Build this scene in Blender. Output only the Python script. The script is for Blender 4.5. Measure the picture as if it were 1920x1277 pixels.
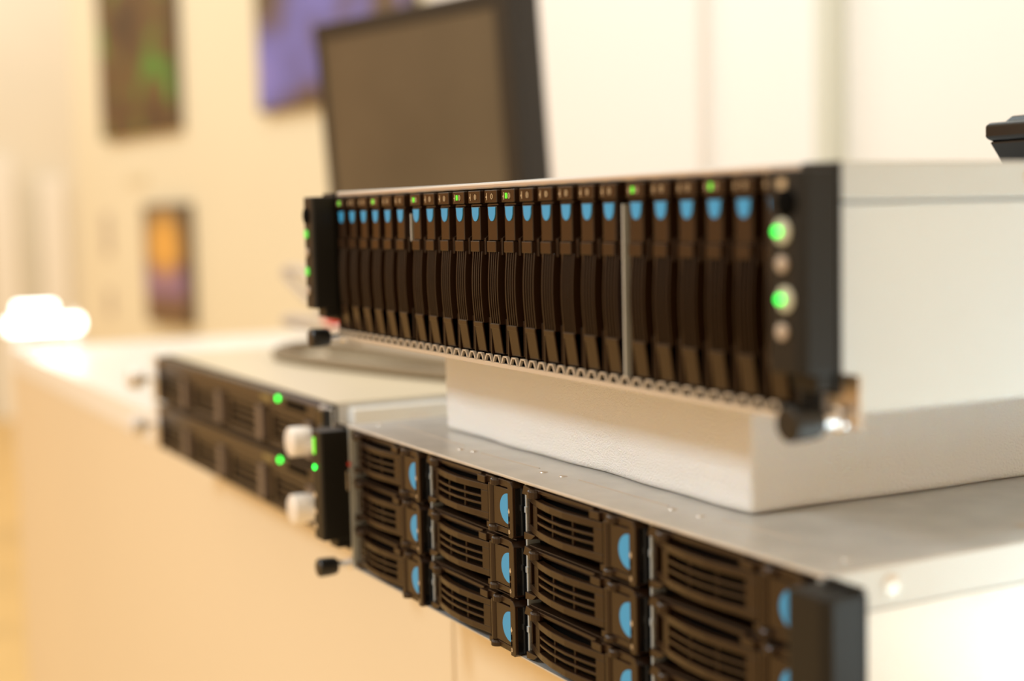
import bpy, math, random
from mathutils import Vector, Matrix

for o in list(bpy.data.objects):
    bpy.data.objects.remove(o, do_unlink=True)
scn = bpy.context.scene
COL = scn.collection
random.seed(7)

# ------------------------------------------------------------------ camera
# metres; X runs along the counter, Y into its depth, Z up; counter top is z = 1.0
ZU = 1.1397                       # underside of the upper server
F_PX = 2755.4
CAM = Vector((0.6110, -0.3112, ZU + 0.0725))
YAW, PITCH, ROLL = 1.09387, -0.08631, -0.02230
d = Vector((-math.sin(YAW) * math.cos(PITCH), math.cos(YAW) * math.cos(PITCH), math.sin(PITCH)))
r = Vector((math.cos(YAW), math.sin(YAW), 0))
u = r.cross(d)
r2 = r * math.cos(ROLL) + u * math.sin(ROLL)
u2 = -r * math.sin(ROLL) + u * math.cos(ROLL)
cd = bpy.data.cameras.new('camera')
cam = bpy.data.objects.new('camera', cd)
COL.objects.link(cam)
m = Matrix.Identity(4)
for i in range(3):
    m[i][0], m[i][1], m[i][2], m[i][3] = r2[i], u2[i], -d[i], CAM[i]
cam.matrix_world = m
cd.sensor_fit = 'HORIZONTAL'
cd.sensor_width = 36.0
cd.lens = 36.0 * F_PX / 1920.0
cd.clip_start = 0.02
cd.clip_end = 60
cd.dof.use_dof = True
cd.dof.focus_distance = 0.70
cd.dof.aperture_fstop = 3.7
scn.camera = cam

# ------------------------------------------------------------------ light
scn.view_settings.view_transform = 'Standard'
scn.view_settings.look = 'None'
scn.view_settings.gamma = 1.0
scn.view_settings.use_curve_mapping = False
scn.view_settings.exposure = 0.0

wd = bpy.data.worlds.new('hall_light')
scn.world = wd
wd.use_nodes = True
bg = wd.node_tree.nodes['Background']
bg.inputs[0].default_value = (1.0, 0.73, 0.45, 1)
bg.inputs[1].default_value = 1.12


def area(name, loc, target, size, power, color, size_y=None):
    l = bpy.data.lights.new(name, 'AREA')
    l.energy = power
    l.color = color
    l.size = size
    if size_y:
        l.shape = 'RECTANGLE'
        l.size_y = size_y
    o = bpy.data.objects.new(name, l)
    COL.objects.link(o)
    o.location = loc
    o.rotation_euler = (Vector(target) - Vector(loc)).to_track_quat('-Z', 'Y').to_euler()
    return o


# warm hall all round; cool booth light from the front, unseen fills added to brighten the walls, a ceiling spot over the right part of the counter
area('booth_light', (-0.45, -2.1, 2.65), (0, 0.05, 1.05), 0.40, 37, (0.74, 0.90, 1.0))
area('cream_wall_fill', (-4.6, -0.6, 3.0), (-4.5, 1.0, 1.5), 2.4, 25, (0.75, 0.93, 1.0), 0.5)  # added fill that lifts the cream wall, no visible fixture
area('panel_fill', (-1.5, 0.3, 3.1), (-1.5, 1.4, 1.5), 2.4, 24, (0.62, 0.86, 1.0), 0.4)  # added fill that lifts the white panels, no visible fixture
area('far_wall_fill', (-7.6, 1.0, 3.4), (-9.0, 1.3, 1.4), 1.2, 14, (0.85, 0.96, 1.0))  # added cool fill for the far wall, source unseen
sp = bpy.data.lights.new('ceiling_spot', 'SPOT')
sp.energy = 430
sp.color = (0.62, 0.88, 1.0)
sp.spot_size = math.radians(24)
sp.spot_blend = 0.35
sp.shadow_soft_size = 0.06
spo = bpy.data.objects.new('ceiling_spot', sp)
COL.objects.link(spo)
spo.location = (0.62, 0.20, 2.8)
spo.rotation_euler = (Vector((0.575, 0.22, 1.0)) - Vector(spo.location)).to_track_quat('-Z', 'Y').to_euler()


# ------------------------------------------------------------------ materials
def mat(name, col, rough=0.5, metal=0.0, spec=0.5, emit=None, estr=0.0, bump=None, var=None, sss=0.0, coat=0.0):
    mt = bpy.data.materials.new(name)
    mt.use_nodes = True
    nt = mt.node_tree
    b = nt.nodes['Principled BSDF']
    b.inputs['Base Color'].default_value = (*col, 1)
    b.inputs['Roughness'].default_value = rough
    b.inputs['Metallic'].default_value = metal
    b.inputs['Specular IOR Level'].default_value = spec
    b.inputs['Coat Weight'].default_value = coat
    if sss:
        b.inputs['Subsurface Weight'].default_value = sss
        b.inputs['Subsurface Radius'].default_value = (0.01, 0.008, 0.006)
    if emit:
        b.inputs['Emission Color'].default_value = (*emit, 1)
        b.inputs['Emission Strength'].default_value = estr
    tc = None
    if bump or var:
        tc = nt.nodes.new('ShaderNodeTexCoord')
    if bump:
        n = nt.nodes.new('ShaderNodeTexNoise')
        n.inputs['Scale'].default_value = bump[0]
        n.inputs['Detail'].default_value = 3
        bp = nt.nodes.new('ShaderNodeBump')
        bp.inputs['Strength'].default_value = bump[1]
        bp.inputs['Distance'].default_value = bump[2]
        nt.links.new(tc.outputs['Object'], n.inputs['Vector'])
        nt.links.new(n.outputs['Fac'], bp.inputs['Height'])
        nt.links.new(bp.outputs['Normal'], b.inputs['Normal'])
    if var:
        n = nt.nodes.new('ShaderNodeTexNoise')
        n.inputs['Scale'].default_value = var[0]
        n.inputs['Detail'].default_value = 4
        cr = nt.nodes.new('ShaderNodeValToRGB')
        k = var[1]
        cr.color_ramp.elements[0].position = 0.3
        cr.color_ramp.elements[1].position = 0.7
        cr.color_ramp.elements[0].color = (*[c * (1 - k) for c in col], 1)
        cr.color_ramp.elements[1].color = (*[min(1, c * (1 + k)) for c in col], 1)
        nt.links.new(tc.outputs['Object'], n.inputs['Vector'])
        nt.links.new(n.outputs['Fac'], cr.inputs['Fac'])
        nt.links.new(cr.outputs['Color'], b.inputs['Base Color'])
    return mt


M = {}
M['plastic'] = mat('black_plastic', (0.022, 0.0100, 0.0042), 0.29, spec=0.45, bump=(2500, 0.12, 0.0002))
M['gloss'] = mat('glossy_black_plastic', (0.005, 0.005, 0.0055), 0.18, spec=0.5)
M['ear'] = mat('ear_plastic', (0.006, 0.0058, 0.0055), 0.44, spec=0.34, bump=(3000, 0.15, 0.0002))
M['dark'] = mat('dark_cavity', (0.0012, 0.0012, 0.0012), 0.8, spec=0.05)  # near-black puts the shade of openings into the colour; dark buttons share it
M['blue'] = mat('blue_tab', (0.035, 0.30, 0.62), 0.45)
M['steel'] = mat('galvanised_steel', (0.60, 0.58, 0.55), 0.36, metal=0.40, var=(60, 0.08), bump=(500, 0.05, 0.0002))
M['panel'] = mat('painted_side_panel', (0.88, 0.89, 0.88), 0.45, metal=0.1, var=(12, 0.02))
M['coverl'] = mat('pale_grey_flange', (0.66, 0.68, 0.68), 0.45, metal=0.1)
M['coveru'] = mat('grey_cover', (0.54, 0.58, 0.60), 0.45, metal=0.1)
M['cover1u'] = mat('cream_reflecting_cover', (0.76, 0.68, 0.52), 0.36, metal=0.25)  # cream wall's reflection is put into the base colour
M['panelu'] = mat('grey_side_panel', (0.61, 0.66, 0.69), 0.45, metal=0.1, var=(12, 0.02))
M['lip'] = mat('satin_metal_lip', (0.66, 0.60, 0.54), 0.36, metal=0.7)
M['vent'] = mat('vent_sheet', (0.62, 0.57, 0.50), 0.45, metal=0.5)
M['chrome'] = mat('chrome', (0.85, 0.85, 0.88), 0.12, metal=1.0)
M['divider'] = mat('divider_strip', (0.62, 0.68, 0.72), 0.3, metal=0.5)
M['knob'] = mat('knurled_black', (0.006, 0.0055, 0.005), 0.42)
M['silver'] = mat('satin_silver', (0.88, 0.85, 0.82), 0.35, metal=0.25)
M['print'] = mat('printed_mark', (0.55, 0.42, 0.26), 0.6)
M['green'] = mat('green_light', (0.02, 0.5, 0.06), 0.4, emit=(0.02, 1.0, 0.08), estr=3.2)
M['greenfar'] = mat('bright_green_light', (0.02, 0.5, 0.06), 0.4, emit=(0.015, 1.0, 0.07), estr=5.0)
M['greendim'] = mat('dim_green_light', (0.1, 0.4, 0.08), 0.4, emit=(0.16, 1.0, 0.10), estr=0.55)
M['lime'] = mat('lime_light', (0.15, 0.5, 0.04), 0.4, emit=(0.2, 1.0, 0.03), estr=1.0)
M['leddim'] = mat('small_green_light', (0.1, 0.5, 0.04), 0.4, emit=(0.10, 1.0, 0.02), estr=0.7)
M['ledhousing'] = mat('translucent_button', (0.50, 0.50, 0.40), 0.35, spec=0.5)
M['button'] = mat('pale_button', (0.46, 0.38, 0.31), 0.4)
M['red'] = mat('red_plastic', (0.62, 0.05, 0.03), 0.4)
M['foam'] = mat('foam', (0.97, 0.95, 0.93), 0.32, spec=0.6, bump=(1250, 1.0, 0.0011), sss=0.35)
M['counter'] = mat('cream_laminate', (0.78, 0.665, 0.49), 0.42, spec=0.4, var=(1.5, 0.02))
M['countertop'] = mat('white_laminate_top', (0.88, 0.86, 0.82), 0.30, spec=0.5)
M['cream'] = mat('cream_wall_paint', (0.82, 0.75, 0.575), 0.8, var=(1.2, 0.02))
M['white'] = mat('white_panel', (0.90, 0.88, 0.85), 0.7)
M['offwhite'] = mat('off_white_panel', (0.88, 0.85, 0.83), 0.7)
M['post'] = mat('aluminium_post', (0.72, 0.76, 0.70), 0.4, metal=0.3)
M['floor'] = mat('golden_floor', (0.72, 0.50, 0.20), 0.4, var=(2.5, 0.1))
M['far'] = mat('far_wall', (0.80, 0.78, 0.70), 0.8, var=(0.8, 0.04))
M['farpanel'] = mat('far_panel', (0.90, 0.91, 0.90), 0.6)
M['screen'] = mat('switched_off_screen', (0.10, 0.075, 0.045), 0.30, spec=0.5, var=(5, 0.18))  # brown tone puts the room's reflection into the screen colour
M['bezel'] = mat('bezel_black', (0.012, 0.010, 0.009), 0.3)
M['cable'] = mat('grey_cable', (0.52, 0.45, 0.38), 0.5)
M['cabledark'] = mat('brown_grey_cable', (0.20, 0.15, 0.09), 0.5)
M['paper'] = mat('white_paper', (0.88, 0.86, 0.80), 0.7)
M['caption'] = mat('grey_caption', (0.55, 0.47, 0.38), 0.7)
M['captionpale'] = mat('pale_caption', (0.74, 0.66, 0.48), 0.7)
M['frame'] = mat('dark_frame', (0.10, 0.07, 0.04), 0.5)
M['oneu'] = mat('one_unit_bezel', (0.022, 0.014, 0.010), 0.33, bump=(900, 0.1, 0.0003))
M['glow'] = mat('lamp_glow', (1, 1, 1), 0.5, emit=(1.0, 0.98, 0.95), estr=5.0)
M['spotlamp'] = mat('lamp_soft', (1, 1, 1), 0.5, emit=(1.0, 0.98, 0.95), estr=1.4)
M['lampwhite'] = mat('lamp_body_white', (0.85, 0.85, 0.85), 0.4)


# ------------------------------------------------------------------ mesh helpers
class MB:
    def __init__(s):
        s.v, s.f = [], []

    def add(s, vs, fs):
        n = len(s.v)
        s.v += [tuple(p) for p in vs]
        s.f += [tuple(i + n for i in f) for f in fs]
        return s

    def box(s, x0, x1, y0, y1, z0, z1):
        return s.add([(x0, y0, z0), (x1, y0, z0), (x1, y1, z0), (x0, y1, z0), (x0, y0, z1), (x1, y0, z1), (x1, y1, z1), (x0, y1, z1)],
                     [(0, 3, 2, 1), (4, 5, 6, 7), (0, 1, 5, 4), (1, 2, 6, 5), (2, 3, 7, 6), (3, 0, 4, 7)])

    def prism(s, poly, a, b, axis):
        # poly in the two remaining axes (x: y,z / y: x,z / z: x,y)
        n = len(poly)
        def P(q, t):
            return {'x': (t, q[0], q[1]), 'y': (q[0], t, q[1]), 'z': (q[0], q[1], t)}[axis]
        vs = [P(q, a) for q in poly] + [P(q, b) for q in poly]
        fs = [tuple(range(n))[::-1], tuple(range(n, 2 * n))] + [(i, (i + 1) % n, n + (i + 1) % n, n + i) for i in range(n)]
        return s.add(vs, fs)

    def lathe(s, base, axis, prof, n=20):
        # prof: list of (distance along axis, radius); closed at both ends
        ax = Vector(axis).normalized()
        e1 = ax.orthogonal().normalized()
        e2 = ax.cross(e1)
        b = Vector(base)
        vs, fs = [], []
        for (t, rad) in prof:
            for k in range(n):
                a = 2 * math.pi * k / n
                vs.append(b + ax * t + (e1 * math.cos(a) + e2 * math.sin(a)) * rad)
        for i in range(len(prof) - 1):
            for k in range(n):
                fs.append((i * n + k, i * n + (k + 1) % n, (i + 1) * n + (k + 1) % n, (i + 1) * n + k))
        fs.append(tuple(range(n))[::-1])
        fs.append(tuple(range((len(prof) - 1) * n, len(prof) * n)))
        return s.add(vs, fs)

    def cyl(s, base, axis, length, rad, n=16):
        return s.lathe(base, axis, [(0, rad), (length, rad)], n)

    def tube(s, pts, rad, n=10):
        pts = [Vector(p) for p in pts]
        vs, fs = [], []
        up = Vector((0, 0, 1))
        for i, p in enumerate(pts):
            t = (pts[min(i + 1, len(pts) - 1)] - pts[max(i - 1, 0)]).normalized()
            e1 = t.cross(up)
            if e1.length < 1e-3:
                e1 = t.cross(Vector((1, 0, 0)))
            e1.normalize()
            e2 = e1.cross(t)
            for k in range(n):
                a = 2 * math.pi * k / n
                vs.append(p + (e1 * math.cos(a) + e2 * math.sin(a)) * rad)
        for i in range(len(pts) - 1):
            for k in range(n):
                fs.append((i * n + k, i * n + (k + 1) % n, (i + 1) * n + (k + 1) % n, (i + 1) * n + k))
        fs.append(tuple(range(n))[::-1])
        fs.append(tuple(range((len(pts) - 1) * n, len(pts) * n)))
        return s.add(vs, fs)

    def build(s, name, material, parent=None, bevel=0.0, smooth=False, seg=2):
        me = bpy.data.meshes.new(name)
        me.from_pydata(s.v, [], s.f)
        import bmesh
        bm = bmesh.new()
        bm.from_mesh(me)
        bmesh.ops.recalc_face_normals(bm, faces=bm.faces)
        bm.to_mesh(me)
        bm.free()
        me.materials.append(material)
        if smooth:
            for p in me.polygons:
                p.use_smooth = True
            try:
                me.set_sharp_from_angle(angle=math.radians(40))
            except Exception:
                pass
        o = bpy.data.objects.new(name, me)
        COL.objects.link(o)
        if parent:
            o.parent = parent
        if bevel:
            bv = o.modifiers.new('bevel', 'BEVEL')
            bv.width = bevel
            bv.segments = seg
            bv.limit_method = 'ANGLE'
        return o


def smooth_path(pts, n=8):
    pts = [Vector(p) for p in pts]
    out = []
    for i in range(len(pts) - 1):
        p0, p1, p2, p3 = pts[max(i - 1, 0)], pts[i], pts[i + 1], pts[min(i + 2, len(pts) - 1)]
        for k in range(n):
            t = k / n
            out.append(0.5 * ((2 * p1) + (-p0 + p2) * t + (2 * p0 - 5 * p1 + 4 * p2 - p3) * t * t + (-p0 + 3 * p1 - 3 * p2 + p3) * t ** 3))
    out.append(pts[-1])
    return out


def thing(name, label, cat, loc=(0, 0, 0), rz=0.0, group=None):
    o = bpy.data.objects.new(name, None)
    o.empty_display_size = 0.05
    COL.objects.link(o)
    o.location = loc
    o.rotation_euler = (0, 0, rz)
    return tag(o, label, cat, group)


def tag(o, label, cat, group=None):
    o['label'] = label
    o['category'] = cat
    if group:
        o['group'] = group
    return o


def struct(o, label=None):
    o['kind'] = 'structure'
    if label:
        o['label'] = label
    return o


def lab(o, label):
    o['label'] = label
    return o


def copy_part(o, parent, loc=None):
    c = o.copy()
    COL.objects.link(c)
    c.parent = parent
    if loc is not None:
        c.location = loc
    for ch in o.children:
        copy_part(ch, c)
    return c


# ================================================================== the setting
WD = Vector((-0.9917, -0.129, 0)).normalized()      # direction of the booth wall, running off to the left
W0 = Vector((-4.5, 1.0, 0))
WANG = math.atan2(-WD.y, -WD.x)                     # local +x of wall things points right along the wall


def wallpt(s, z, off=0.0):
    n = Vector((WD.y, -WD.x, 0))                    # away from the room
    if n.y < 0:
        n = -n
    p = W0 + WD * s + n * off
    return Vector((p.x, p.y, z))


def wall_piece(name, s0, s1, z0, z1, material, t=0.06, off=0.0, z_or=0.0):
    b = MB().box(0, abs(s1 - s0), 0, t, z0 - z_or, z1 - z_or)
    o = b.build(name, material)
    p = wallpt(max(s0, s1), z_or, off)
    o.location = p
    o.rotation_euler = (0, 0, WANG)
    return o


struct(MB().box(-30, 8, -26, 6, -0.05, 0).build('floor', M['floor']), 'golden floor of the exhibition hall')
struct(wall_piece('wall_left', 0.98, -1.75, 0, 3.0, M['cream']), 'cream booth wall with posters')
struct(wall_piece('wall_back', -1.75, -2.731, 0, 3.0, M['offwhite'], off=0.0), 'off-white booth wall panel behind the switched-off monitor')
struct(wall_piece('wall_right', -2.731, -5.6, 0, 3.0, M['white'], off=0.03), 'white booth wall panel on the right')
struct(wall_piece('trim_1', -3.055, -3.085, 0, 3.0, M['post'], t=0.05, off=-0.021), 'thin grey-green post on the white wall')
struct(MB().box(-24.2, -24, -25, -2.5, 0, 4.5).build('wall_reflected', mat('amber_reflection_wall', (0.78, 0.42, 0.14), 0.8, var=(0.5, 0.08))), 'unseen amber wall added for warm reflections in the dark server fronts')  # added out of view so the black plastic reflects a warm tone
# far side of the hall, seen past the end of the cream wall
struct(MB().box(-9.1, -9.0, -1.5, 4, 0, 4).build('wall_far', M['far']), 'pale far wall of the hall')

# ================================================================== counter
counter = thing('display_counter', 'long cream counter with pale top carrying all the servers', 'counter', (0, 0, 0))
MB().box(-2.02, 1.55, 0.078, 0.78, 0.965, 1.0).build('countertop', M['countertop'], counter, bevel=0.002)
MB().box(-2.005, 1.53, 0.098, 0.77, 0.02, 0.965).build('carcass', M['counter'], counter)
for a, b in ((-2.02, -0.2385), (-0.2355, 1.55)):
    MB().box(a, b, 0.079, 0.097, 0.01, 0.964).build('front_panel', M['counter'], counter, bevel=0.0015)
MB().box(-2.02, -2.006, 0.098, 0.78, 0.01, 0.964).build('end_panel', M['counter'], counter, bevel=0.0015)

# ================================================================== shared server parts
def thumb_screw(parent, x, z, yf, knob_mat, shaft_mat, head_r=0.0062, head_l=0.0125, shaft_l=0.0115, shaft_r=0.0030):
    """captive screw: axis along -y from the plane yf"""
    s = MB().lathe((x, yf, z), (0, -1, 0), [(0, shaft_r * 1.35), (0.0022, shaft_r * 1.35), (0.0027, shaft_r), (shaft_l, shaft_r)], 18).build('thumb_screw', shaft_mat, parent, smooth=True)
    prof = [(shaft_l - 0.0005, head_r * 0.80), (shaft_l + 0.0008, head_r * 0.93), (shaft_l + head_l * 0.5, head_r), (shaft_l + head_l * 0.93, head_r), (shaft_l + head_l, head_r * 0.86)]
    MB().lathe((x, yf, z), (0, -1, 0), prof, 20).build('knob', knob_mat, s, smooth=True)
    return s


def ear(parent, side, lights, zb=0.0185, zt=0.0848, back=0.0, front=-0.0145, inner=0.0):
    """plastic ear block with chamfered outer front edge; side = -1 left, +1 right"""
    x0, x1 = (0.2205 - inner, 0.2385) if side > 0 else (-0.2345, -0.2165)
    c = 0.0035
    if side > 0:
        poly = [(x0, back), (x1, back), (x1, front + c * 0.6), (x1 - c, front), (x0 + 0.001, front), (x0, front + 0.001)]
    else:
        poly = [(x0, back), (x1, back), (x1, front + 0.001), (x1 - 0.001, front), (x0 + c, front), (x0, front + c * 0.6)]
    e = MB().prism(poly, zb, zt, 'z')
    # narrow lug under the block
    e.prism([((x0 + x1) / 2 - 0.0055, back), ((x0 + x1) / 2 + 0.0075, back), ((x0 + x1) / 2 + 0.0075, -0.0075), ((x0 + x1) / 2 - 0.0055, -0.0075)], zb - 0.0055, zb + 0.001, 'z')
    e = e.build('ear_block', M['ear'], parent, bevel=0.0007)
    for kind, x, z in lights:
        if kind == 'green':
            h = MB().lathe((x + 0.0022, front + 0.0003, z), (0, -1, 0), [(0, 0.0042), (0.0008, 0.0042), (0.0012, 0.0034)], 20).build('button', M['ledhousing'], e, smooth=True)
            MB().lathe((x + 0.0010, front - 0.0008, z), (0, -1, 0), [(0, 0.0015), (0.0012, 0.0014), (0.0017, 0.0008)], 16).build('status_light', M['green'], e, smooth=True)
        elif kind == 'button':
            MB().lathe((x, front + 0.0003, z), (0, -1, 0), [(0, 0.0027), (0.0012, 0.0027), (0.0016, 0.0020)], 20).build('button', M['button'], e, smooth=True)
        elif kind == 'dark':
            MB().lathe((x, front + 0.0003, z), (0, -1, 0), [(0, 0.0048), (0.0010, 0.0048), (0.0013, 0.0042)], 20).build('button', M['dark'], e, smooth=True)
        elif kind == 'dim':
            MB().lathe((x, front + 0.0003, z), (0, -1, 0), [(0, 0.0027), (0.0012, 0.0025)], 16).build('status_light', M['greendim'], e, smooth=True)
        elif kind == 'lime':
            MB().prism([(x - 0.0012, z - 0.005), (x + 0.0012, z - 0.005), (x + 0.0012, z + 0.005), (x - 0.0012, z + 0.005)], front - 0.0006, front + 0.0004, 'y').build('power_light', M['lime'], e)
        elif kind == 'led':
            MB().lathe((x, front + 0.0003, z), (0, -1, 0), [(0, 0.0016), (0.001, 0.0014)], 16).build('status_light', M['greenfar'], e, smooth=True)
        elif kind == 'print':
            mb = MB()
            mb.prism([(x - 0.002, z - 0.0015), (x + 0.002, z - 0.0015), (x + 0.002, z + 0.0015), (x - 0.002, z + 0.0015)], front - 0.00015, front + 0.0002, 'y')
            mb.build('printed_mark', M['print'], e)
    return e


def flange(parent, side, H):
    xa, xb = (0.2195, 0.2385) if side > 0 else (-0.2385, -0.2192)
    MB().box(xa, xb, 0.0002, 0.0020, 0.0110, H - 0.0006).build('ear_flange', M['ear'], parent, bevel=0.0004)
    return MB().box(xa, xb, 0.0088, 0.0105, -0.0008, 0.0170).build('screw_bracket', M['lip'], parent, bevel=0.0004)


H2 = 0.0875
# ================================================================== upper server, 24 narrow bays
up = thing('rack_server', 'silver rack server with 24 narrow blue-tabbed drive bays on top of the foam block', 'server', (0, 0, ZU), 0, 'rack servers on the counter')
DEPTH = 0.70
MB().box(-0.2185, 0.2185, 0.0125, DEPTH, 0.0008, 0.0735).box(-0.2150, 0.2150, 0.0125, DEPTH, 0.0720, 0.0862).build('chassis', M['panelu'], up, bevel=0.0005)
# cover: thin top sheet with a flange folded down both sides
cov = MB()
cov.box(-0.2196, 0.2196, 0.003, DEPTH + 0.001, 0.0862, H2)
for sx in (-1, 1):
    cov.box(min(sx * 0.2188, sx * 0.2200), max(sx * 0.2188, sx * 0.2200), 0.006, DEPTH, 0.0742, 0.0868)
cover_u = cov.build('top_cover', M['coveru'], up, bevel=0.0005)
for y in (0.012, 0.105, 0.22, 0.36):
    MB().lathe((0.2198, y, 0.0815), (1, 0, 0), [(0, 0.0030), (0.0006, 0.0028), (0.0010, 0.0014)], 14).build('rivet', M['lip'], cover_u, smooth=True)
MB().box(-0.2186, 0.2186, 0.0016, 0.014, 0.0843, 0.0872).build('front_lip', M['lip'], up, bevel=0.0009)
MB().box(-0.2185, 0.2185, 0.0118, 0.0130, 0.001, 0.086).build('backplane', M['dark'], up)
# side cheeks of the bay cage
for sx in (-1, 1):
    xa, xb = sorted((sx * 0.2162, sx * 0.2184))
    MB().box(xa, xb, 0.001, 0.012, 0.002, 0.0845).build('cage_cheek', M['ear'], up)
# perforated strip along the bottom: half-hexagon arches standing on a rail
vs = MB()
vs.box(-0.2184, 0.2184, 0.0002, 0.0016, 0.0002, 0.0022)
per = 0.00884
nx = int(0.432 / per)
for i in range(nx):
    cx = -0.216 + per * (i + 0.5)
    h0, h1 = 0.0020, 0.0058
    wo0, wo1 = 0.0041, 0.0021
    # left leg, right leg, top bar of the arch
    vs.prism([(cx - wo0, h0), (cx - wo0 + 0.0009, h0), (cx - wo1 + 0.0008, h1 - 0.0006), (cx - wo1, h1)], 0.0002, 0.0016, 'y')
    vs.prism([(cx + wo0 - 0.0009, h0), (cx + wo0, h0), (cx + wo1, h1), (cx + wo1 - 0.0008, h1 - 0.0006)], 0.0002, 0.0016, 'y')
    vs.prism([(cx - wo1 + 0.0003, h1 - 0.0006), (cx + wo1 - 0.0003, h1 - 0.0006), (cx + wo1, h1), (cx - wo1, h1)], 0.0002, 0.0016, 'y')
vs.build('vent_strip', M['vent'], up)
MB().box(-0.2184, 0.2184, 0.0017, 0.0125, 0.0001, 0.0009).build('bottom_sheet', M['dark'], up)  # sheet coloured near-black as the shade behind the arches

PI24, G1, G2 = 0.01767, 0.00342, 0.00284


def bay_x(i):
    return (i - 12.5) * PI24 + (G1 if i > 6 else 0) + (G2 if i > 18 else 0) - (G1 + G2) / 2


def make_carrier24():
    c = MB()
    c.box(-0.0074, 0.0070, 0.0075, 0.0117, 0.0060, 0.0838)            # sled behind everything
    c.box(-0.0074, -0.0063, 0.0012, 0.0090, 0.0058, 0.0772)           # left rail
    c.box(-0.0063, 0.0065, -0.0008, 0.0080, 0.0777, 0.0836)           # cap with the marks
    c.box(-0.0050, 0.0048, 0.0006, 0.0070, 0.0763, 0.0774)            # ledge
    c.box(-0.0046, 0.0046, 0.0, 0.0070, 0.0600, 0.0760)               # latch lever
    c.box(-0.0052, 0.0042, -0.0007, 0.0070, 0.0545, 0.0597)           # pivot block
    c.prism([(0.0016, 0.0610), (0.0042, 0.0625), (0.0070, 0.0625), (0.0070, 0.0530), (0.0016, 0.0530)], 0.0046, 0.0066, 'x')   # bevelled cheek beside the pivot
    # grille: four curved ribs over a dark bed
    N = 8
    def bulge(t):
        return 0.0004 - 0.0011 * math.sin(math.pi * t)
    for (xa, xb) in ((-0.0052, -0.0043), (-0.0027, -0.0020), (-0.0005, 0.0002), (0.0017, 0.0024), (0.0040, 0.0048)):
        poly = [(bulge(k / N), 0.0205 + 0.0342 * k / N) for k in range(N + 1)] + [(0.0070, 0.0547), (0.0070, 0.0205)]
        c.prism(poly, xa, xb, 'x')
    c.box(-0.0050, 0.0048, 0.0048, 0.0075, 0.0205, 0.0545)
    # foot block leaning back towards the bottom, with an L-shaped step
    c.prism([(0.0002, 0.0208), (0.0022, 0.0062), (0.0080, 0.0062), (0.0080, 0.0208)], -0.0050, 0.0046, 'x')
    c.prism([(-0.0003, 0.0206), (-0.0001, 0.0182), (0.0080, 0.0182), (0.0080, 0.0206)], -0.0050, 0.0046, 'x')
    c.prism([(-0.0001, 0.0190), (0.0017, 0.0066), (0.0080, 0.0066), (0.0080, 0.0190)], -0.0022, 0.0046, 'x')
    c.box(0.0050, 0.0064, 0.0030, 0.0080, 0.0064, 0.0230)
    o = c.build('drive_carrier', M['plastic'], None, bevel=0.00028)
    # blue tab: shield shape, flat top, rounded point
    w, zt, zb = 0.0040, 0.0757, 0.0690
    poly = [(-w, zt)]
    for k in range(9):
        a = math.pi * k / 8
        rr = math.sin(a)
        poly.append((-w * math.cos(a) * (0.93), zb + (zt - zb) * 0.0 + (1 - rr ** 0.75) * (zt - zb - 0.0006)))
    poly.append((w, zt))
    MB().prism(poly, -0.00035, 0.0004, 'y').build('release_tab', M['blue'], o)
    return o


def marks24(parent, lit):
    k = MB()
    z = 0.0806
    # arrow
    k.prism([(-0.0050, z - 0.0002), (-0.0040, z + 0.0004), (-0.0040, z + 0.0017), (-0.0036, z + 0.0017), (-0.0036, z - 0.0017), (-0.0040, z - 0.0017), (-0.0040, z - 0.0008)], -0.00095, -0.0007, 'y')
    # square outline
    for (a, b, c_, d_) in ((0.0004, 0.0024, z + 0.0009, z + 0.0013), (0.0004, 0.0024, z - 0.0013, z - 0.0009), (0.0004, 0.0009, z - 0.0013, z + 0.0013), (0.0019, 0.0024, z - 0.0013, z + 0.0013)):
        k.prism([(a, c_), (b, c_), (b, d_), (a, d_)], -0.00095, -0.0007, 'y')
    k.build('printed_marks', M['print'], parent)
    if lit:
        MB().prism([(-0.0021, z - 0.0012), (-0.0005, z - 0.0012), (-0.0005, z + 0.0013), (-0.0021, z + 0.0013)], -0.0011, -0.0007, 'y').build('activity_light', M['leddim'], parent)


proto = make_carrier24()
LIT = {1, 4, 7, 10, 13, 19, 22}
for i in range(1, 25):
    c = proto if i == 1 else copy_part(proto, up)
    c.parent = up
    c.location = (bay_x(i), 0, 0)
cars = [o for o in up.children if o.name.startswith('drive_carrier')]
mk = []
for c in cars:
    idx = min(range(1, 25), key=lambda i: abs(bay_x(i) - c.location.x))
    marks24(c, idx in LIT)
for i in (6, 18):
    xm = (bay_x(i) + bay_x(i + 1)) / 2 - 0.0004
    MB().box(xm - 0.00045, xm + 0.00045, 0.0 if i == 18 else 0.0012, 0.0115, 0.0056 if i == 18 else 0.0590, 0.0752 if i == 18 else 0.0735).build('bay_divider', M['divider'], up, bevel=0.0002)
for sd in (-1, 1):
    flange(up, sd, H2)
ear(up, 1, [('green', 0.2266, 0.0647), ('button', 0.2289, 0.0542), ('green', 0.2280, 0.0428), ('button', 0.2288, 0.0322), ('dark', 0.2310, 0.0739), ('print', 0.2284, 0.0800)])
ear(up, -1, [('dim', -0.2275, 0.0628), ('button', -0.2265, 0.0518), ('dim', -0.2275, 0.0405), ('button', -0.2265, 0.0290), ('dark', -0.2270, 0.0736)])
thumb_screw(up, 0.2300, 0.0020, 0.0085, M['knob'], M['chrome'], shaft_l=0.0105, shaft_r=0.0032)
thumb_screw(up, -0.2290, 0.0003, 0.0085, M['knob'], M['chrome'], head_r=0.0058, head_l=0.0115, shaft_l=0.0110)

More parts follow.
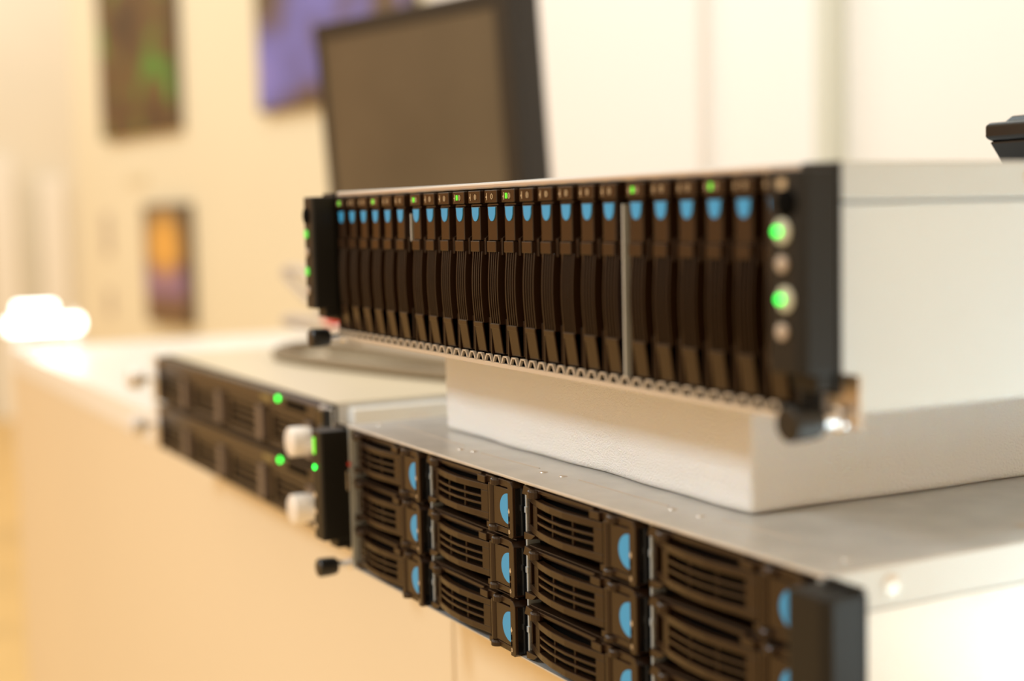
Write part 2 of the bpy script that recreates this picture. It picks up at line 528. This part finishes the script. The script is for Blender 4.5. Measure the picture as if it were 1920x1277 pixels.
# ================================================================== foam block
fx0, fx1, fy0, fy1, fz0, fz1 = -0.163, 0.132, 0.0435, 0.47, 1.0 + H2, ZU
import bmesh
bm = bmesh.new()
bmesh.ops.create_cube(bm, size=1.0)
for v in bm.verts:
    v.co.x = fx0 if v.co.x < 0 else fx1
    v.co.y = fy0 if v.co.y < 0 else fy1
    v.co.z = 0.0 if v.co.z < 0 else fz1 - fz0
bmesh.ops.bevel(bm, geom=[e for e in bm.edges], offset=0.0035, segments=3, affect='EDGES', profile=0.5)
bmesh.ops.subdivide_edges(bm, edges=[e for e in bm.edges if e.calc_length() > 0.03], cuts=24, use_grid_fill=True)
for v in bm.verts:
    ph = math.sin(v.co.x * 97) * 0.0006 + math.sin(v.co.x * 41 + 1.0) * 0.0009
    if v.co.y < fy0 + 0.02:
        v.co.y += ph * (1 - v.co.z / 0.052) + random.uniform(-1, 1) * 0.00015
    if v.co.x > fx1 - 0.02:
        v.co.x += math.sin(v.co.y * 60) * 0.0007 + random.uniform(-1, 1) * 0.00015
me = bpy.data.meshes.new('foam_block')
bm.to_mesh(me)
bm.free()
for p in me.polygons:
    p.use_smooth = True
me.materials.append(M['foam'])
foam = bpy.data.objects.new('foam_block', me)
COL.objects.link(foam)
foam.location = (0, 0, fz0)
tag(foam, 'white packing foam block between the two large servers', 'foam block')

# ================================================================== lower server, 12 wide bays
LZ = 1.0
lo = thing('rack_server', 'silver rack server with twelve wide drive bays under the foam block', 'server', (0.00376, 0.00367, LZ), 0.01132, 'rack servers on the counter')
MB().box(-0.2185, 0.2185, 0.0130, DEPTH - 0.04, 0.0, 0.0714).box(-0.2150, 0.2150, 0.0130, DEPTH - 0.04, 0.0700, 0.0855).build('chassis', M['panel'], lo, bevel=0.0005)
cov = MB()
cov.box(-0.2196, 0.2196, 0.0010, DEPTH - 0.039, 0.0856, H2 - 0.0001)
cover_l = cov.build('top_cover', M['steel'], lo, bevel=0.0006)
for sx in (-1, 1):
    xa, xb = sorted((sx * 0.2187, sx * 0.2200))
    MB().box(xa, xb, 0.006, DEPTH - 0.04, 0.0722, 0.0868).build('cover_flange', M['coverl'], lo, bevel=0.0004)
ZT = H2 - 0.0002
for (x, y) in ((-0.2047, 0.0222), (-0.0912, 0.0207), (-0.0806, 0.0234), (-0.0054, 0.0231), (0.0099, 0.0251), (0.1027, 0.0244), (0.1206, 0.0260), (0.2101, 0.0255), (0.2040, 0.117), (0.2040, 0.24)):
    MB().lathe((x - 0.0037, y - 0.0037, ZT), (0, 0, 1), [(0, 0.0022), (0.0004, 0.0020), (0.0007, 0.0009)], 14).build('rivet', M['lip'], cover_l, smooth=True)
for (xa, ya, xb, yb) in ((-0.074, 0.0239, -0.0153, 0.0262), (0.0225, 0.0263, 0.0965, 0.0262), (0.1313, 0.0285, 0.1788, 0.0300), (-0.196, 0.0300, -0.1000, 0.0270)):
    MB().prism([(xa - 0.004, ya - 0.0037), (xb - 0.004, yb - 0.0037), (xb - 0.004, yb - 0.0031), (xa - 0.004, ya - 0.0031)], ZT - 0.0002, ZT + 0.0004, 'z').build('pressed_rib', M['lip'], cover_l)
MB().lathe((0.2198, 0.030, 0.0800), (1, 0, 0), [(0, 0.0042), (0.0007, 0.0040), (0.0012, 0.0020)], 16).build('rivet', M['lip'], lo, smooth=True)
MB().box(-0.2185, 0.2185, 0.0122, 0.0132, 0.0004, 0.0858).build('backplane', M['dark'], lo)
MB().box(-0.2186, 0.2186, 0.0020, 0.0130, 0.0001, 0.0008).build('bottom_sheet', M['steel'], lo)


def make_carrier12():
    """local x: 0 .. 0.102 along the bay, z: 0 = middle of the blue tab, y: 0 = tab face, negative = proud"""
    def yc(uu):
        pts = [(0.000, 0.0050), (0.008, 0.0026), (0.019, -0.0004), (0.032, -0.0024), (0.046, -0.0030), (0.060, -0.0020), (0.070, -0.0006), (0.076, 0.0)]
        for (a, ya), (b, yb) in zip(pts, pts[1:]):
            if uu <= b:
                t = (uu - a) / (b - a)
                return ya + (yb - ya) * t
        return 0.0

    c = MB()

    def bar(ua, ub, z0, z1, thk, n=None, off=0.0):
        n = n or max(1, int((ub - ua) / 0.004))
        vs_, fs_ = [], []
        for k in range(n + 1):
            uu = ua + (ub - ua) * k / n
            y = yc(uu) + off
            vs_ += [(uu, y, z0), (uu, y, z1), (uu, y + thk, z1), (uu, y + thk, z0)]
        for k in range(n):
            b_ = 4 * k
            for q in range(4):
                fs_.append((b_ + q, b_ + (q + 1) % 4, b_ + 4 + (q + 1) % 4, b_ + 4 + q))
        fs_.append((0, 3, 2, 1))
        fs_.append((4 * n, 4 * n + 1, 4 * n + 2, 4 * n + 3))
        c.add(vs_, fs_)

    # bowed handle: outer frame, slot bars
    bar(0.000, 0.0755, 0.0054, 0.0086, 0.0035)
    bar(0.000, 0.0755, -0.0086, -0.0054, 0.0035)
    bar(0.0000, 0.0035, -0.0054, 0.0054, 0.0030)
    bar(0.0105, 0.0175, -0.0054, 0.0054, 0.0035)
    bar(0.0690, 0.0755, -0.0054, 0.0054, 0.0035)
    for zc in (-0.00185, 0.00185):
        bar(0.0170, 0.0695, zc - 0.0006, zc + 0.0006, 0.0022, off=0.0002)
    for uu in (0.0345, 0.0525):
        bar(uu - 0.0004, uu + 0.0004, -0.0056, 0.0056, 0.0016, n=1, off=0.0010)
    # rolled hinge
    c.lathe((0.0785, 0.0016, -0.0102), (0, 0, 1), [(0, 0.0026), (0.0204, 0.0026)], 14)
    # tab plate
    c.box(0.0815, 0.0970, 0.0, 0.0050, -0.0094, 0.0094)
    # rim at the right end with a clipped upper corner, reaching back into the bay
    c.prism([(0.0970, -0.0138), (0.1008, -0.0138), (0.1020, -0.0126), (0.1020, 0.0108), (0.0998, 0.0134), (0.0970, 0.0134)], -0.0006, 0.0110, 'y')
    # upper and lower frame of the tray
    c.box(0.0020, 0.0980, 0.0035, 0.0110, 0.0096, 0.0136)
    c.box(0.0720, 0.0975, 0.0006, 0.0060, 0.0098, 0.0132)
    c.prism([(0.0010, 0.0090), (0.0130, 0.0090), (0.0090, 0.0128), (0.0030, 0.0134)], 0.0012, 0.0060, 'y')
    c.box(0.0140, 0.0660, 0.0012, 0.0050, 0.0114, 0.0132)
    c.box(0.0660, 0.0740, -0.0010, 0.0050, 0.0092, 0.0126)
    c.box(0.0720, 0.0975, 0.0006, 0.0060, -0.0130, -0.0100)
    c.box(0.0020, 0.0980, 0.0085, 0.0110, -0.0136, -0.0112)
    c.prism([(0.0010, -0.0092), (0.0120, -0.0092), (0.0080, -0.0118), (0.0010, -0.0128)], 0.0020, 0.0060, 'y')
    for (uu, z0, z1) in ((0.0135, 0.0090, 0.0130), (0.0830, 0.0098, 0.0132), (0.0800, -0.0132, -0.0102)):
        c.lathe((uu, 0.0012, z0), (0, 0, 1), [(0, 0.0034), (z1 - z0 - 0.0008, 0.0034), (z1 - z0, 0.0026)], 14)
    o = c.build('drive_carrier', M['plastic'], None, bevel=0.0003)
    # near-black backing painted as the shade inside the slots
    MB().box(0.0040, 0.0740, 0.0068, 0.0080, -0.0090, 0.0090).build('backing', M['dark'], o)
    # glossy right flank
    MB().box(0.1021, 0.1026, 0.0008, 0.0110, -0.0124, 0.0104).build('flank', M['gloss'], o)
    # blue half disc, flat side right
    R_ = 0.0074
    poly = [(0.0968, R_)] + [(0.0968 - 0.0083 * math.cos(math.pi * (k / 16 - 0.5)), -R_ * math.sin(math.pi * (k / 16 - 0.5))) for k in range(1, 16)] + [(0.0968, -R_)]
    MB().prism(poly, -0.0003, 0.0004, 'y').build('release_tab', M['blue'], o)
    k = MB()
    def q(a, b, c_, d_):
        k.prism([(a, c_), (b, c_), (b, d_), (a, d_)], -0.00078, -0.0004, 'y')
    k.prism([(0.0976, -0.0012), (0.0984, -0.0022), (0.0992, -0.0012), (0.0984, 0.0006)], -0.00078, -0.0004, 'y')
    q(0.0977, 0.0991, -0.0118, -0.0114)
    q(0.0977, 0.0991, -0.0104, -0.0100)
    q(0.0977, 0.0981, -0.0118, -0.0100)
    q(0.0987, 0.0991, -0.0118, -0.0100)
    k.build('printed_marks', M['print'], o)
    k = MB()
    k.prism([(0.0977, -0.0058), (0.0985, -0.0058), (0.0985, -0.0034), (0.0977, -0.0034)], -0.00075, -0.0004, 'y')
    k.prism([(0.0977, -0.0092), (0.0985, -0.0092), (0.0985, -0.0068), (0.0977, -0.0068)], -0.00075, -0.0004, 'y')
    k.build('light_slots', M['dark'], o)
    return o


p12 = make_carrier12()
ROWP = 0.0288
first = True
for cidx in range(4):
    for row in range(3):
        c = p12 if first else copy_part(p12, lo)
        first = False
        c.parent = lo
        c.location = (-0.2132 + cidx * 0.1070, 0.0, 0.0716 - row * ROWP)
for cidx in range(1, 4):
    xs = -0.2132 + cidx * 0.1070 - 0.0022
    dv = MB()
    dv.box(xs - 0.0007, xs + 0.0007, 0.0050, 0.0122, 0.0012, 0.0850)
    for zz in (0.014, 0.043, 0.072):
        dv.box(xs - 0.0010, xs + 0.0010, 0.0046, 0.0060, zz - 0.0015, zz + 0.0015)
    dv.build('bay_divider', M['divider'], lo, bevel=0.0002)
for sx in (-1, 1):
    xa, xb = sorted((sx * 0.2152, sx * 0.2168))
    MB().box(xa, xb, 0.0010, 0.0125, 0.0010, 0.0850).build('cage_cheek', M['divider'], lo, bevel=0.0003)
    flange(lo, sx, H2)
# rightmost column is tucked behind the ear block
ear(lo, -1, [('lime', -0.2275, 0.0755), ('led', -0.2272, 0.0624), ('print', -0.2290, 0.0450), ('print', -0.2290, 0.0350), ('print', -0.2290, 0.0260)], front=-0.0168, back=0.0020)
ear(lo, 1, [('print', 0.2284, 0.0520), ('button', 0.2290, 0.0400), ('print', 0.2284, 0.0300)], back=0.0030, inner=0.0030)
MB().lathe((-0.2155, 0.0010, 0.0640), (0, -1, 0), [(0, 0.0013), (0.0012, 0.0011)], 12).build('red_button', M['red'], lo, smooth=True)
MB().box(-0.2172, -0.2154, -0.0012, 0.0020, 0.0480, 0.0600).build('spring_clip', M['chrome'], lo, bevel=0.0003)
thumb_screw(lo, -0.2290, 0.0, 0.0060, M['knob'], M['chrome'], head_r=0.0057, head_l=0.0115, shaft_l=0.0110)
thumb_screw(lo, 0.2300, 0.0, 0.0060, M['knob'], M['chrome'], shaft_l=0.0110)

# ================================================================== two flat servers further along the counter
def flat_server(z, label):
    H = 0.0440
    t = thing('rack_server', label, 'server', (-0.531, 0.020, z), 0, 'flat rack servers')
    MB().box(-0.220, 0.220, 0.012, 0.66, 0.0002, H - 0.0006).build('chassis', M['steel'], t, bevel=0.0006)
    MB().box(-0.2205, 0.2205, 0.010, 0.655, H - 0.0010, H).build('top_cover', M['cover1u'], t, bevel=0.0003)
    MB().box(-0.220, 0.220, 0.008, 0.0122, 0.0006, H - 0.0012).build('backplane', M['dark'], t)
    for sx in (-1, 1):
        xa, xb = sorted((sx * 0.2195, sx * 0.241))
        MB().box(xa, xb, 0.0, 0.0020, 0.0006, H - 0.001).build('ear_flange', M['silver'], t, bevel=0.0004)
    # bezel: upper strip with the light, then four carriers
    b = MB()
    b.box(-0.2190, 0.2190, -0.001, 0.009, 0.0315, H - 0.0014)
    b.box(-0.2190, 0.2190, 0.0005, 0.009, 0.0008, 0.0028)
    for xx in (-0.2178, 0.2168):
        b.box(xx - 0.0012, xx + 0.0022, -0.001, 0.009, 0.0008, 0.0400)
    bz = b.build('bezel', M['oneu'], t, bevel=0.0006)
    MB().box(0.098, 0.122, -0.0016, -0.0004, 0.0350, 0.0395).build('name_strip', mat('olive_strip', (0.20, 0.15, 0.05), 0.5), bz)
    MB().lathe((0.1365, -0.0008, 0.0395), (0, -1, 0), [(0, 0.0019), (0.0012, 0.0017)], 14).build('status_light', M['greenfar'], bz, smooth=True)
    MB().box(0.152, 0.196, -0.0012, -0.0006, 0.0350, 0.0405).build('dark_slot', M['dark'], bz)
    for k in range(4):
        x0 = -0.2150 + k * 0.1078
        c = MB()
        c.box(x0, x0 + 0.078, 0.0015, 0.009, 0.0258, 0.0300)
        c.box(x0, x0 + 0.078, 0.0015, 0.009, 0.0036, 0.0074)
        for j in range(3):
            c.box(x0, x0 + 0.078, 0.0028, 0.009, 0.0108 + j * 0.0052, 0.0134 + j * 0.0052)
        c.box(x0, x0 + 0.006, 0.0010, 0.009, 0.0036, 0.0300)
        c.box(x0 + 0.074, x0 + 0.080, 0.0010, 0.009, 0.0036, 0.0300)
        o = c.build('drive_carrier', M['oneu'], t, bevel=0.0004)
        MB().box(x0 + 0.0815, x0 + 0.0945, -0.0012, 0.009, 0.0040, 0.0296).build('latch', mat('grey_latch', (0.13, 0.10, 0.085), 0.35), o, bevel=0.0008)
        MB().box(x0 + 0.0950, x0 + 0.0990, 0.0060, 0.009, 0.0040, 0.0296).build('gap', M['dark'], o)
    for sx in (-1, 1):
        thumb_screw(t, sx * 0.2300, 0.0220, 0.0002, M['silver'], M['silver'], head_r=0.0098, head_l=0.0150, shaft_l=0.0110)
    # slide rail screwed to the right side
    MB().box(0.2200, 0.2310, 0.020, 0.62, 0.0120, 0.0400).build('slide_rail', M['panel'], t, bevel=0.0006)
    MB().box(0.222, 0.2312, 0.060, 0.075, 0.0180, 0.0340).build('rail_bracket', M['silver'], t)
    MB().box(0.2330, 0.2440, -0.0070, -0.0002, 0.0290, 0.0432).build('ear_cap', M['gloss'], t, bevel=0.0008)
    return t


flat_server(1.0, 'flat dark-fronted server with silver thumb screws, lower of the two-high stack')
flat_server(1.0445, 'flat dark-fronted server with silver thumb screws, upper of the two-high stack')
TOP1U = 1.0885

# ================================================================== cables behind, lying on the flat servers
def cable(pts, rad, m_, label, plug=None):
    o = MB().tube(smooth_path(pts), rad).build('cable', m_, None, smooth=True)
    # parts: plug
    tag(o, label, 'cable', 'cables on the flat servers')
    if plug:
        a = Vector(pts[0])
        b = Vector(pts[1])
        dr = (a - b).normalized()
        MB().lathe(a - dr * 0.004, dr, [(0, rad * 1.7), (0.018, rad * 2.0), (0.028, rad * 1.9), (0.030, rad * 1.2)], 12).build('plug', plug, o, smooth=True)
    return o


zc = TOP1U + 0.0050
cable([(-0.675, 0.190, zc), (-0.690, 0.140, zc), (-0.640, 0.100, zc), (-0.575, 0.098, zc), (-0.50, 0.111, zc), (-0.42, 0.131, zc), (-0.33, 0.160, zc)], 0.0048, M['cabledark'], 'brown-grey cable curving along the front of the flat server top')
cable([(-0.640, 0.150, zc), (-0.600, 0.163, zc), (-0.53, 0.172, zc), (-0.46, 0.180, zc), (-0.33, 0.194, zc)], 0.0048, M['cabledark'], 'short brown-grey cable running straight behind the curved one')
cable([(-0.86, 0.228, zc + 0.036), (-0.93, 0.228, zc + 0.060), (-0.98, 0.224, zc + 0.058), (-0.90, 0.226, zc + 0.030), (-0.80, 0.228, zc + 0.008), (-0.70, 0.230, zc), (-0.50, 0.230, zc), (-0.36, 0.230, zc)], 0.0050, M['cable'], 'pale grey cable looping up beside the left ear of the big upper server')
cable([(-0.800, 0.262, zc + 0.020), (-0.850, 0.264, zc + 0.020), (-0.910, 0.268, zc + 0.012), (-0.93, 0.285, zc), (-0.86, 0.305, zc), (-0.70, 0.300, zc), (-0.5, 0.296, zc)], 0.0052, M['cable'], 'pale grey cable lying behind the looping one')
cable([(-0.724, 0.182, zc + 0.021), (-0.790, 0.190, zc + 0.017), (-0.880, 0.196, zc + 0.014), (-0.930, 0.206, zc + 0.006), (-0.860, 0.214, zc + 0.001), (-0.740, 0.212, zc), (-0.60, 0.212, zc), (-0.36, 0.212, zc)], 0.0040, M['cable'], 'pale grey cable with red plug behind the left thumb screw', M['red'])

# ================================================================== black device on the upper server
dv = thing('desk_device', 'black plastic device with tapering foot standing on the upper server', 'device', (0.170, 0.245, ZU + H2), math.radians(0))
# body: frustum foot plus slab, lofted on all four sides
def loft(levels):
    mb = MB()
    vs_, fs_ = [], []
    for (hx, hy, z) in levels:
        vs_ += [(-hx, -hy, z), (hx, -hy, z), (hx, hy, z), (-hx, hy, z)]
    for i in range(len(levels) - 1):
        for k in range(4):
            fs_.append((4 * i + k, 4 * i + (k + 1) % 4, 4 * i + 4 + (k + 1) % 4, 4 * i + 4 + k))
    fs_.append((3, 2, 1, 0))
    n = 4 * (len(levels) - 1)
    fs_.append((n, n + 1, n + 2, n + 3))
    return mb.add(vs_, fs_)
loft([(0.0420, 0.0580, 0.0), (0.0468, 0.0628, 0.0120)]).build('foot', M['gloss'], dv, bevel=0.001)
loft([(0.0455, 0.0615, 0.0118), (0.0480, 0.0640, 0.0135), (0.0480, 0.0640, 0.0195), (0.0465, 0.0625, 0.0205)]).build('housing', M['gloss'], dv, bevel=0.001)
loft([(0.0425, 0.0585, 0.0203), (0.0400, 0.0560, 0.0232)]).build('top_pad', M['gloss'], dv, bevel=0.0008)

# ================================================================== monitor
mon = thing('monitor', 'black monitor with switched-off screen standing behind the upper server', 'monitor', (-1.27 + 0.976 * 0.2, 0.40 + 0.216 * 0.2, 1.0), math.atan2(0.216, 0.976))
mw, mh, zb = 0.40, 0.350, 0.117
tilt = math.radians(4.2)
pan = MB()
def T(x, y, z):
    return (x, y * math.cos(tilt) - (z) * math.sin(tilt), zb + z * math.cos(tilt) + y * math.sin(tilt))
def tbox(mb, x0, x1, y0, y1, z0, z1):
    n = len(mb.v)
    mb.box(x0, x1, y0, y1, z0, z1)
    mb.v[n:] = [T(*p) for p in mb.v[n:]]
bz = 0.020
tbox(pan, -mw / 2, mw / 2, 0.004, 0.045, 0, mh)
pan.build('rear_housing', M['bezel'], mon, bevel=0.003)
fr = MB()
tbox(fr, -mw / 2, mw / 2, -0.004, 0.004, mh - bz, mh)
tbox(fr, -mw / 2, mw / 2, -0.004, 0.004, 0, bz)
tbox(fr, -mw / 2, -mw / 2 + bz * 0.55, -0.004, 0.004, bz, mh - bz)
tbox(fr, mw / 2 - bz * 1.25, mw / 2, -0.004, 0.004, bz, mh - bz)
fr.build('bezel_frame', M['bezel'], mon, bevel=0.001)
sc = MB()
tbox(sc, -mw / 2 + bz * 0.55, mw / 2 - bz * 1.25, -0.0005, 0.0035, bz, mh - bz)
sc.build('screen', M['screen'], mon)
MB().box(-0.03, 0.03, 0.020, 0.045, 0.008, 0.22).build('stand_neck', M['bezel'], mon, bevel=0.003)
MB().lathe((0, 0.03, 0.0), (0, 0, 1), [(0, 0.105), (0.006, 0.105), (0.012, 0.080)], 32).build('stand_base', M['bezel'], mon, smooth=True)


# ================================================================== posters on the cream wall
def pic_material(name, stops, scale, seed, extra=None):
    mt = bpy.data.materials.new(name)
    mt.use_nodes = True
    nt = mt.node_tree
    b = nt.nodes['Principled BSDF']
    b.inputs['Roughness'].default_value = 0.45
    tc = nt.nodes.new('ShaderNodeTexCoord')
    mp = nt.nodes.new('ShaderNodeMapping')
    mp.inputs['Location'].default_value = (seed, seed * 0.7, seed * 1.3)
    n = nt.nodes.new('ShaderNodeTexNoise')
    n.inputs['Scale'].default_value = scale
    n.inputs['Detail'].default_value = 2.0
    cr = nt.nodes.new('ShaderNodeValToRGB')
    els = cr.color_ramp.elements
    els[0].position, els[0].color = stops[0][0], (*stops[0][1], 1)
    els[1].position, els[1].color = stops[-1][0], (*stops[-1][1], 1)
    for p, c in stops[1:-1]:
        e = els.new(p)
        e.color = (*c, 1)
    nt.links.new(tc.outputs['Object'], mp.inputs['Vector'])
    nt.links.new(mp.outputs['Vector'], n.inputs['Vector'])
    nt.links.new(n.outputs['Fac'], cr.inputs['Fac'])
    nt.links.new(cr.outputs['Color'], b.inputs['Base Color'])
    return mt


def poster(s0, s1, z0, z1, picture, label, t=0.03):
    root = thing('poster', label, 'poster', wallpt(max(s0, s1), ZU + z0, -t - 0.001), WANG)
    w, h = abs(s1 - s0), z1 - z0
    MB().box(0, w, 0.002, t, 0, h).build('frame', M['frame'], root, bevel=0.002)
    MB().box(0.012, w - 0.012, 0.0, 0.0022, 0.012, h - 0.012).build('print', picture, root)
    return root


pm1 = pic_material('green_brown_picture', [(0.30, (0.04, 0.02, 0.008)), (0.47, (0.11, 0.055, 0.018)), (0.54, (0.13, 0.08, 0.02)), (0.60, (0.08, 0.18, 0.02)), (0.75, (0.07, 0.36, 0.05))], 4.2, 3.1)
pm2 = pic_material('violet_picture', [(0.30, (0.08, 0.055, 0.010)), (0.42, (0.12, 0.07, 0.04)), (0.49, (0.14, 0.13, 0.42)), (0.62, (0.20, 0.19, 0.62)), (0.8, (0.34, 0.25, 0.45))], 3.0, 8.4)
poster(0.573, -0.155, 0.382, 1.45, pm1, 'tall brown and green poster high on the cream wall')
poster(-0.803, -1.70, 0.389, 1.45, pm2, 'violet and olive poster partly hidden behind the monitor')

# small picture: orange sun over a violet band
mt = bpy.data.materials.new('sunset_picture')
mt.use_nodes = True
nt = mt.node_tree
b = nt.nodes['Principled BSDF']
b.inputs['Roughness'].default_value = 0.45
tc = nt.nodes.new('ShaderNodeTexCoord')
sep = nt.nodes.new('ShaderNodeSeparateXYZ')
nt.links.new(tc.outputs['Object'], sep.inputs[0])
cr = nt.nodes.new('ShaderNodeValToRGB')
mr = nt.nodes.new('ShaderNodeMapRange')
mr.inputs['From Max'].default_value = 0.416
nt.links.new(sep.outputs['Z'], mr.inputs['Value'])
nt.links.new(mr.outputs['Result'], cr.inputs['Fac'])
els = cr.color_ramp.elements
els[0].position, els[0].color = 0.0, (0.17, 0.10, 0.04, 1)
els[1].position, els[1].color = 1.0, (0.16, 0.11, 0.06, 1)
for p, c in ((0.20, (0.19, 0.10, 0.07)), (0.28, (0.28, 0.16, 0.30)), (0.42, (0.24, 0.14, 0.27)), (0.50, (0.20, 0.10, 0.09)), (0.55, (0.40, 0.22, 0.07)), (0.80, (0.30, 0.17, 0.06)), (0.88, (0.17, 0.12, 0.07))):
    e = els.new(p)
    e.color = (*c, 1)
cmb = nt.nodes.new('ShaderNodeVectorMath')
cmb.operation = 'DISTANCE'
cmb.inputs[1].default_value = (0.196, 0, 0.275)
nt.links.new(tc.outputs['Object'], cmb.inputs[0])
cr2 = nt.nodes.new('ShaderNodeValToRGB')
cr2.color_ramp.elements[0].position, cr2.color_ramp.elements[0].color = 0.05, (1, 1, 1, 1)
cr2.color_ramp.elements[1].position, cr2.color_ramp.elements[1].color = 0.15, (0, 0, 0, 1)
nt.links.new(cmb.outputs['Value'], cr2.inputs['Fac'])
mx = nt.nodes.new('ShaderNodeMix')
mx.data_type = 'RGBA'
nt.links.new(cr2.outputs['Color'], mx.inputs[0])
nt.links.new(cr.outputs['Color'], mx.inputs[6])
mx.inputs[7].default_value = (0.85, 0.46, 0.09, 1)
nt.links.new(mx.outputs[2], b.inputs['Base Color'])
poster(0.187, -0.205, -0.285, 0.131, mt, 'small framed picture of an orange sun over violet, low on the cream wall')


def caption(s0, s1, z0, z1, m_, label):
    b = MB().box(0, abs(s1 - s0), 0, 0.006, 0, z1 - z0).build('caption_plate', m_)
    b.location = wallpt(max(s0, s1), ZU + z0, -0.007)
    b.rotation_euler = (0, 0, WANG)
    tag(b, label, 'caption plate', 'captions on the cream wall')


caption(0.665, 0.600, -0.055, 0.105, M['caption'], 'narrow grey caption strip left of the sun picture, upper one')
caption(0.665, 0.610, -0.290, -0.185, M['caption'], 'narrow grey caption strip left of the sun picture, lower one')
caption(0.40, 0.20, 0.212, 0.242, M['captionpale'], 'faint wide caption strip under the brown and green poster')

# ================================================================== far hall details at the left edge
for i, (y0, y1, z0, z1) in enumerate(((1.02, 1.16, 0.0, 1.62), (1.32, 1.47, 0.0, 1.50))):
    pn = MB().box(-8.94, -8.90, y0, y1, z0, z1).build('partition_panel', M['farpanel'], None, bevel=0.004)
    tag(pn, ['tall white panel at the left edge against the far wall', 'tall white panel beside the end of the cream wall'][i], 'panel', 'white panels on the far wall')

# ================================================================== glowing lamp at the far end of the counter
lamp = thing('table_lamp', 'glowing white tube lamp at the far left end of the counter', 'lamp', (-1.93, 0.125, 1.0))
MB().box(-0.035, 0.035, -0.055, 0.055, 0.0, 0.008).build('base', M['lampwhite'], lamp, bevel=0.002)
for yy in (-0.045, 0.045):
    MB().box(-0.004, 0.004, yy - 0.004, yy + 0.004, 0.006, 0.066).build('bracket', M['lampwhite'], lamp, bevel=0.001)
MB().lathe((0.0, -0.066, 0.044), (0, 1, 0), [(0, 0.008), (0.004, 0.013), (0.120, 0.013), (0.124, 0.008)], 20).build('tube', M['glow'], lamp, smooth=True)
MB().lathe((-0.006, -0.050, 0.071), (0, 1, 0), [(0, 0.006), (0.003, 0.010), (0.062, 0.010), (0.066, 0.006)], 20).build('tube', M['glow'], lamp, smooth=True)

# ================================================================== brochures on the counter
for i in range(3):
    bb = MB().box(-0.105, 0.105, -0.074, 0.074, 0, 0.004).build('brochure', M['paper'], None, bevel=0.0006)
    bb.location = (-1.52 + i * 0.012, 0.30 + i * 0.006, 1.0 + 0.0042 * i)
    bb.rotation_euler = (0, 0, 0.15 + 0.12 * i)
    tag(bb, ['white brochure at the bottom of the small pile on the counter', 'white brochure in the middle of the small pile on the counter', 'white brochure on top of the small pile on the counter'][i], 'brochure', 'brochures on the counter')
